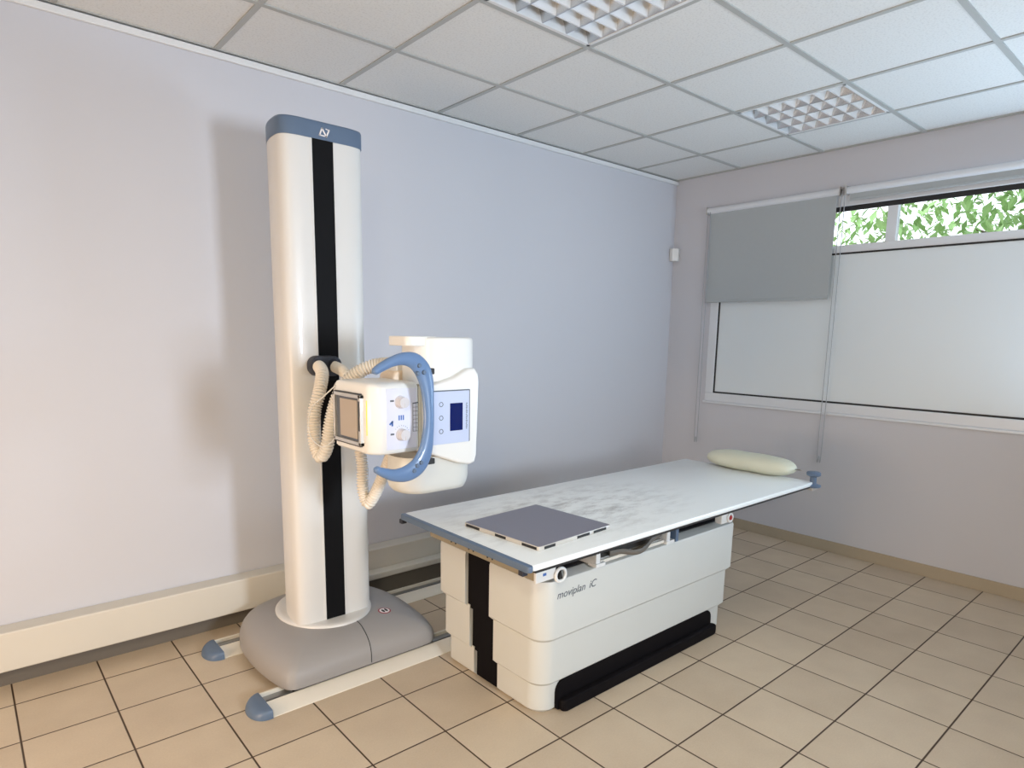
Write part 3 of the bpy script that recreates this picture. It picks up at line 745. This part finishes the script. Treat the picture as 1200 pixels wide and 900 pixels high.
obj('blue_catch', B(-2.186, -2.166, -1.66, -1.625, .572, .640), M['steel_blue'], T, bevel=.003)
# bucky tray with its pull handle
bm = bmesh.new(); box(bm, -2.66, -2.25, -1.628, -1.08, .585, .592)
tr = obj('film_tray', bm, M['silver'], T, bevel=.001)
bm = bmesh.new(); box(bm, -2.665, -2.245, -1.640, -1.629, .575, .588); obj('tray_front', bm, M['railwhite'], tr, bevel=.001)
bm = bmesh.new(); sweep(bm, catmull([(-2.60, -1.628, .600), (-2.54, -1.640, .600), (-2.49, -1.664, .592), (-2.44, -1.667, .590), (-2.39, -1.655, .595), (-2.34, -1.640, .606), (-2.26, -1.630, .618)], 6), lambda i, n: (.007, .012), 10, up=Vector((0, 0, 1)))
obj('tray_handle', bm, M['plinth'], tr)
kb = obj('end_block', B(-1.83, -1.742, -1.668, -1.63, .588, .640), M['cream2'], T, bevel=.004)
bm = bmesh.new(); ring(bm, (-1.763, -1.672, .612), (0, 1, 0), .019, .006, 28, 8); obj('key_ring', bm, M['cream2'], kb, angle=80)
bm = bmesh.new(); cyl(bm, (-1.763, -1.667, .612), (0, -1, 0), .013, .012, 24, .010); obj('red_switch', bm, M['red'], kb)

# table top
bm = bmesh.new(); prism(bm, rrect(-3.128, -1.030, -1.740, -.920, .012, 4), .6785, .7005, 'z', .008, 4)
obj('table_top', bm, M['top'], T, angle=40)
bm = bmesh.new(); box(bm, -3.11, -1.045, -1.7375, -.93, .6700, .6788)
obj('top_underframe', bm, M['dark'], T, smooth=False)
bm = bmesh.new()
prism(bm, rrect(-3.144, -3.121, -1.742, -.916, .011, 4), .676, .700, 'z', .006, 3)
er = obj('end_profile', bm, M['steel_blue'], T, angle=40)
for y in (-.924, -1.70):
    obj('profile_catch', B(-3.146, -3.122, y - .012, y + .012, .658, .676), M['navy'], er, bevel=.002)
# blue spool handle at the far near-side corner
bm = bmesh.new(); c = (-1.035, -1.735)
L = []
for z, r in ((.672, .036), (.675, .041), (.683, .041), (.687, .030), (.692, .017), (.729, .017), (.733, .028), (.737, .036), (.751, .037), (.756, .031)):
    L.append([(c[0] + r * math.cos(2 * PI * k / 32), c[1] + r * math.sin(2 * PI * k / 32), z) for k in range(32)])
loft(bm, L); obj('spool_handle', bm, M['steel_blue'], T, angle=50)
obj('spool_bracket', B(-1.075, -1.015, -1.752, -1.715, .658, .672), M['silver'], T, bevel=.002)

# ------------------------------------------------------------------ flat detector on the table
D = thing('detector_panel', 'flat grey square detector plate with black edge pads lying on the white table top', 'detector panel', (-2.81, -1.425, .7005))
bm = bmesh.new(); dz = .7008
def rot2(x, y, a=math.radians(3)): return (-2.81 + x * math.cos(a) - y * math.sin(a), -1.425 + x * math.sin(a) + y * math.cos(a))
hw, hh = .212, .208
ds = [(x, y) for x, y in rrect(-hw, hw, -hh, hh, .008, 4)]
A_ = math.radians(3.6)
dr = [rot2(x, y, A_) for x, y in ds]
prism(bm, dr, dz, dz + .0155, 'z', .002)
pl = obj('plate_edge', bm, M['detedge'], D, angle=40)
bm = bmesh.new(); prism(bm, [rot2(x * .988, y * .988, A_) for x, y in ds], dz + .0145, dz + .0162, 'z')
obj('plate_face', bm, M['det'], D, angle=40)
def pad(u0, u1, side):
    bm = bmesh.new()
    q = {'n': lambda u, o: (u, -hh - .0006 + o), 'l': lambda u, o: (-hw - .0006 + o, u)}[side]
    pts = [rot2(*q(u0, 0), A_), rot2(*q(u1, 0), A_), rot2(*q(u1, .006), A_), rot2(*q(u0, .006), A_)]
    vs = [[bm.verts.new((x, y, z)) for x, y in pts] for z in (dz + .002, dz + .0125)]
    bm.faces.new(vs[0]); bm.faces.new(vs[1])
    for k in range(4): bm.faces.new((vs[0][k], vs[0][(k + 1) % 4], vs[1][(k + 1) % 4], vs[1][k]))
    obj('edge_pad', bm, M['gasket_and_shade'], D, smooth=False)
for u0, u1, s in ((-.195, -.12, 'l'), (-.035, .025, 'l'), (.115, .195, 'l'), (-.185, -.125, 'n'), (0.0, .075, 'n'), (.10, .18, 'n')): pad(u0, u1, s)

# ------------------------------------------------------------------ pillow
Pw = thing('pillow', 'plump cream vinyl pillow lying across the far end of the x-ray table', 'pillow', (-1.03, -1.358, .7005))
bm = bmesh.new(); N1, N2 = 48, 36; R = []
Lh, Wh, Hh = .272, .098, .054
rings = []
for i in range(N1 + 1):
    t = -1 + 2 * i / N1; e = max(0.0, 1 - abs(t) ** 4.2) ** .55
    w_ = Wh * (.10 + .90 * e); h_ = Hh * (.05 + .95 * e)
    row = []
    for j in range(N2):
        a = 2 * PI * j / N2
        sx = math.copysign(abs(math.cos(a)) ** .9, math.cos(a)); sz = math.copysign(abs(math.sin(a)) ** .85, math.sin(a))
        wr = .0010 * math.sin(9 * t + 3 * a) * e + .0022 * math.sin(4 * math.cos(a) * 3 + 2 * a) * (1 - e)
        zz = .7005 + Hh * .92 + sz * (h_ + wr)
        zz = max(zz, .7012 + .0015 * abs(t))
        row.append(bm.verts.new((-1.03 + sx * (w_ + wr), -1.358 + t * Lh, zz)))
    rings.append(row)
for a, b in zip(rings, rings[1:]):
    for k in range(N2): bm.faces.new((a[k], a[(k + 1) % N2], b[(k + 1) % N2], b[k]))
bm.faces.new(rings[0]); bm.faces.new(list(reversed(rings[-1])))
obj('cushion', bm, M['pillow'], Pw, angle=180)
bm = bmesh.new(); box(bm, -1.037, -1.022, -1.665, -1.618, .750, .753)
obj('zip_tag', bm, M['plinth'], Pw, smooth=False)

# ------------------------------------------------------------------ roller blinds
def blind(y0, y1, zb, label, gl):
    t = thing('roller_blind', label, 'roller blind', (-.03, (y0 + y1) / 2, 2.43), gl)
    bm = bmesh.new(); cyl(bm, (-.034, y0, 2.428), (0, 1, 0), .0225, y1 - y0, 28); obj('roller', bm, M['pvc'], t)
    bm = bmesh.new(); ym = y0 + .018; box(bm, -.0345, -.033, ym, y1 - .018, zb, 2.41); obj('fabric', bm, M['blind'], t, smooth=False)
    bm = bmesh.new(); box(bm, -.039, -.029, ym, y1 - .018, zb - .012, zb + .004); obj('bottom_bar', bm, M['blind'], t, bevel=.003)
    for y in (y0 - .006, y1 + .001):
        bm = bmesh.new(); box(bm, -.062, -.0005, y, y + .005, 2.400, 2.458); cyl(bm, (-.034, y, 2.428), (0, 1, 0), .016, .005, 20); obj('end_bracket', bm, M['silver'], t, bevel=.001)
    return t
def chain(t, y, zb, w=.026):
    bm = bmesh.new()
    pts = [(-.052, y - w / 2 * 0.6, 2.43), (-.050, y - w / 2, 2.2), (-.045, y - w / 2, 1.5), (-.045, y - w / 2, zb + .02), (-.045, y, zb), (-.045, y + w / 2, zb + .02), (-.045, y + w / 2, 1.5), (-.050, y + w / 2, 2.2), (-.052, y + w / 2 * 0.6, 2.43)]
    sweep(bm, catmull(pts, 8), lambda i, n: (.0028, .0028), 6, up=Vector((1, 0, 0)))
    obj('pull_chain', bm, M['chain'], t)
b1 = blind(-1.305, -.325, 1.752, 'grey roller blind half lowered over the left part of the window', None)
chain(b1, -.345, .680)
chain(b1, -1.332, .672)
b2 = blind(-2.70, -1.350, 2.372, 'second roller blind rolled up at the top right of the window, white tube showing', None)

# ------------------------------------------------------------------ corner sensor
bm = bmesh.new()
c = Vector((-.012, -.010)); 
o3 = [(-.004, -.062), (-.034, -.070), (-.066, -.038), (-.060, -.006), (-.004, -.004)]
prism(bm, o3, 2.078, 2.176, 'z', .006)
sn = thing('motion_sensor', 'small white motion sensor box high in the corner of the two walls', 'sensor', (-.03, -.03, 2.078))
obj('sensor_housing', bm, M['cream2'], sn, angle=40)
bm = bmesh.new(); cyl(bm, (-.049, -.053, 2.092), (-.7, -.7, 0), .006, .003, 14); obj('sensor_lens', bm, M['ceil_trim'], sn)
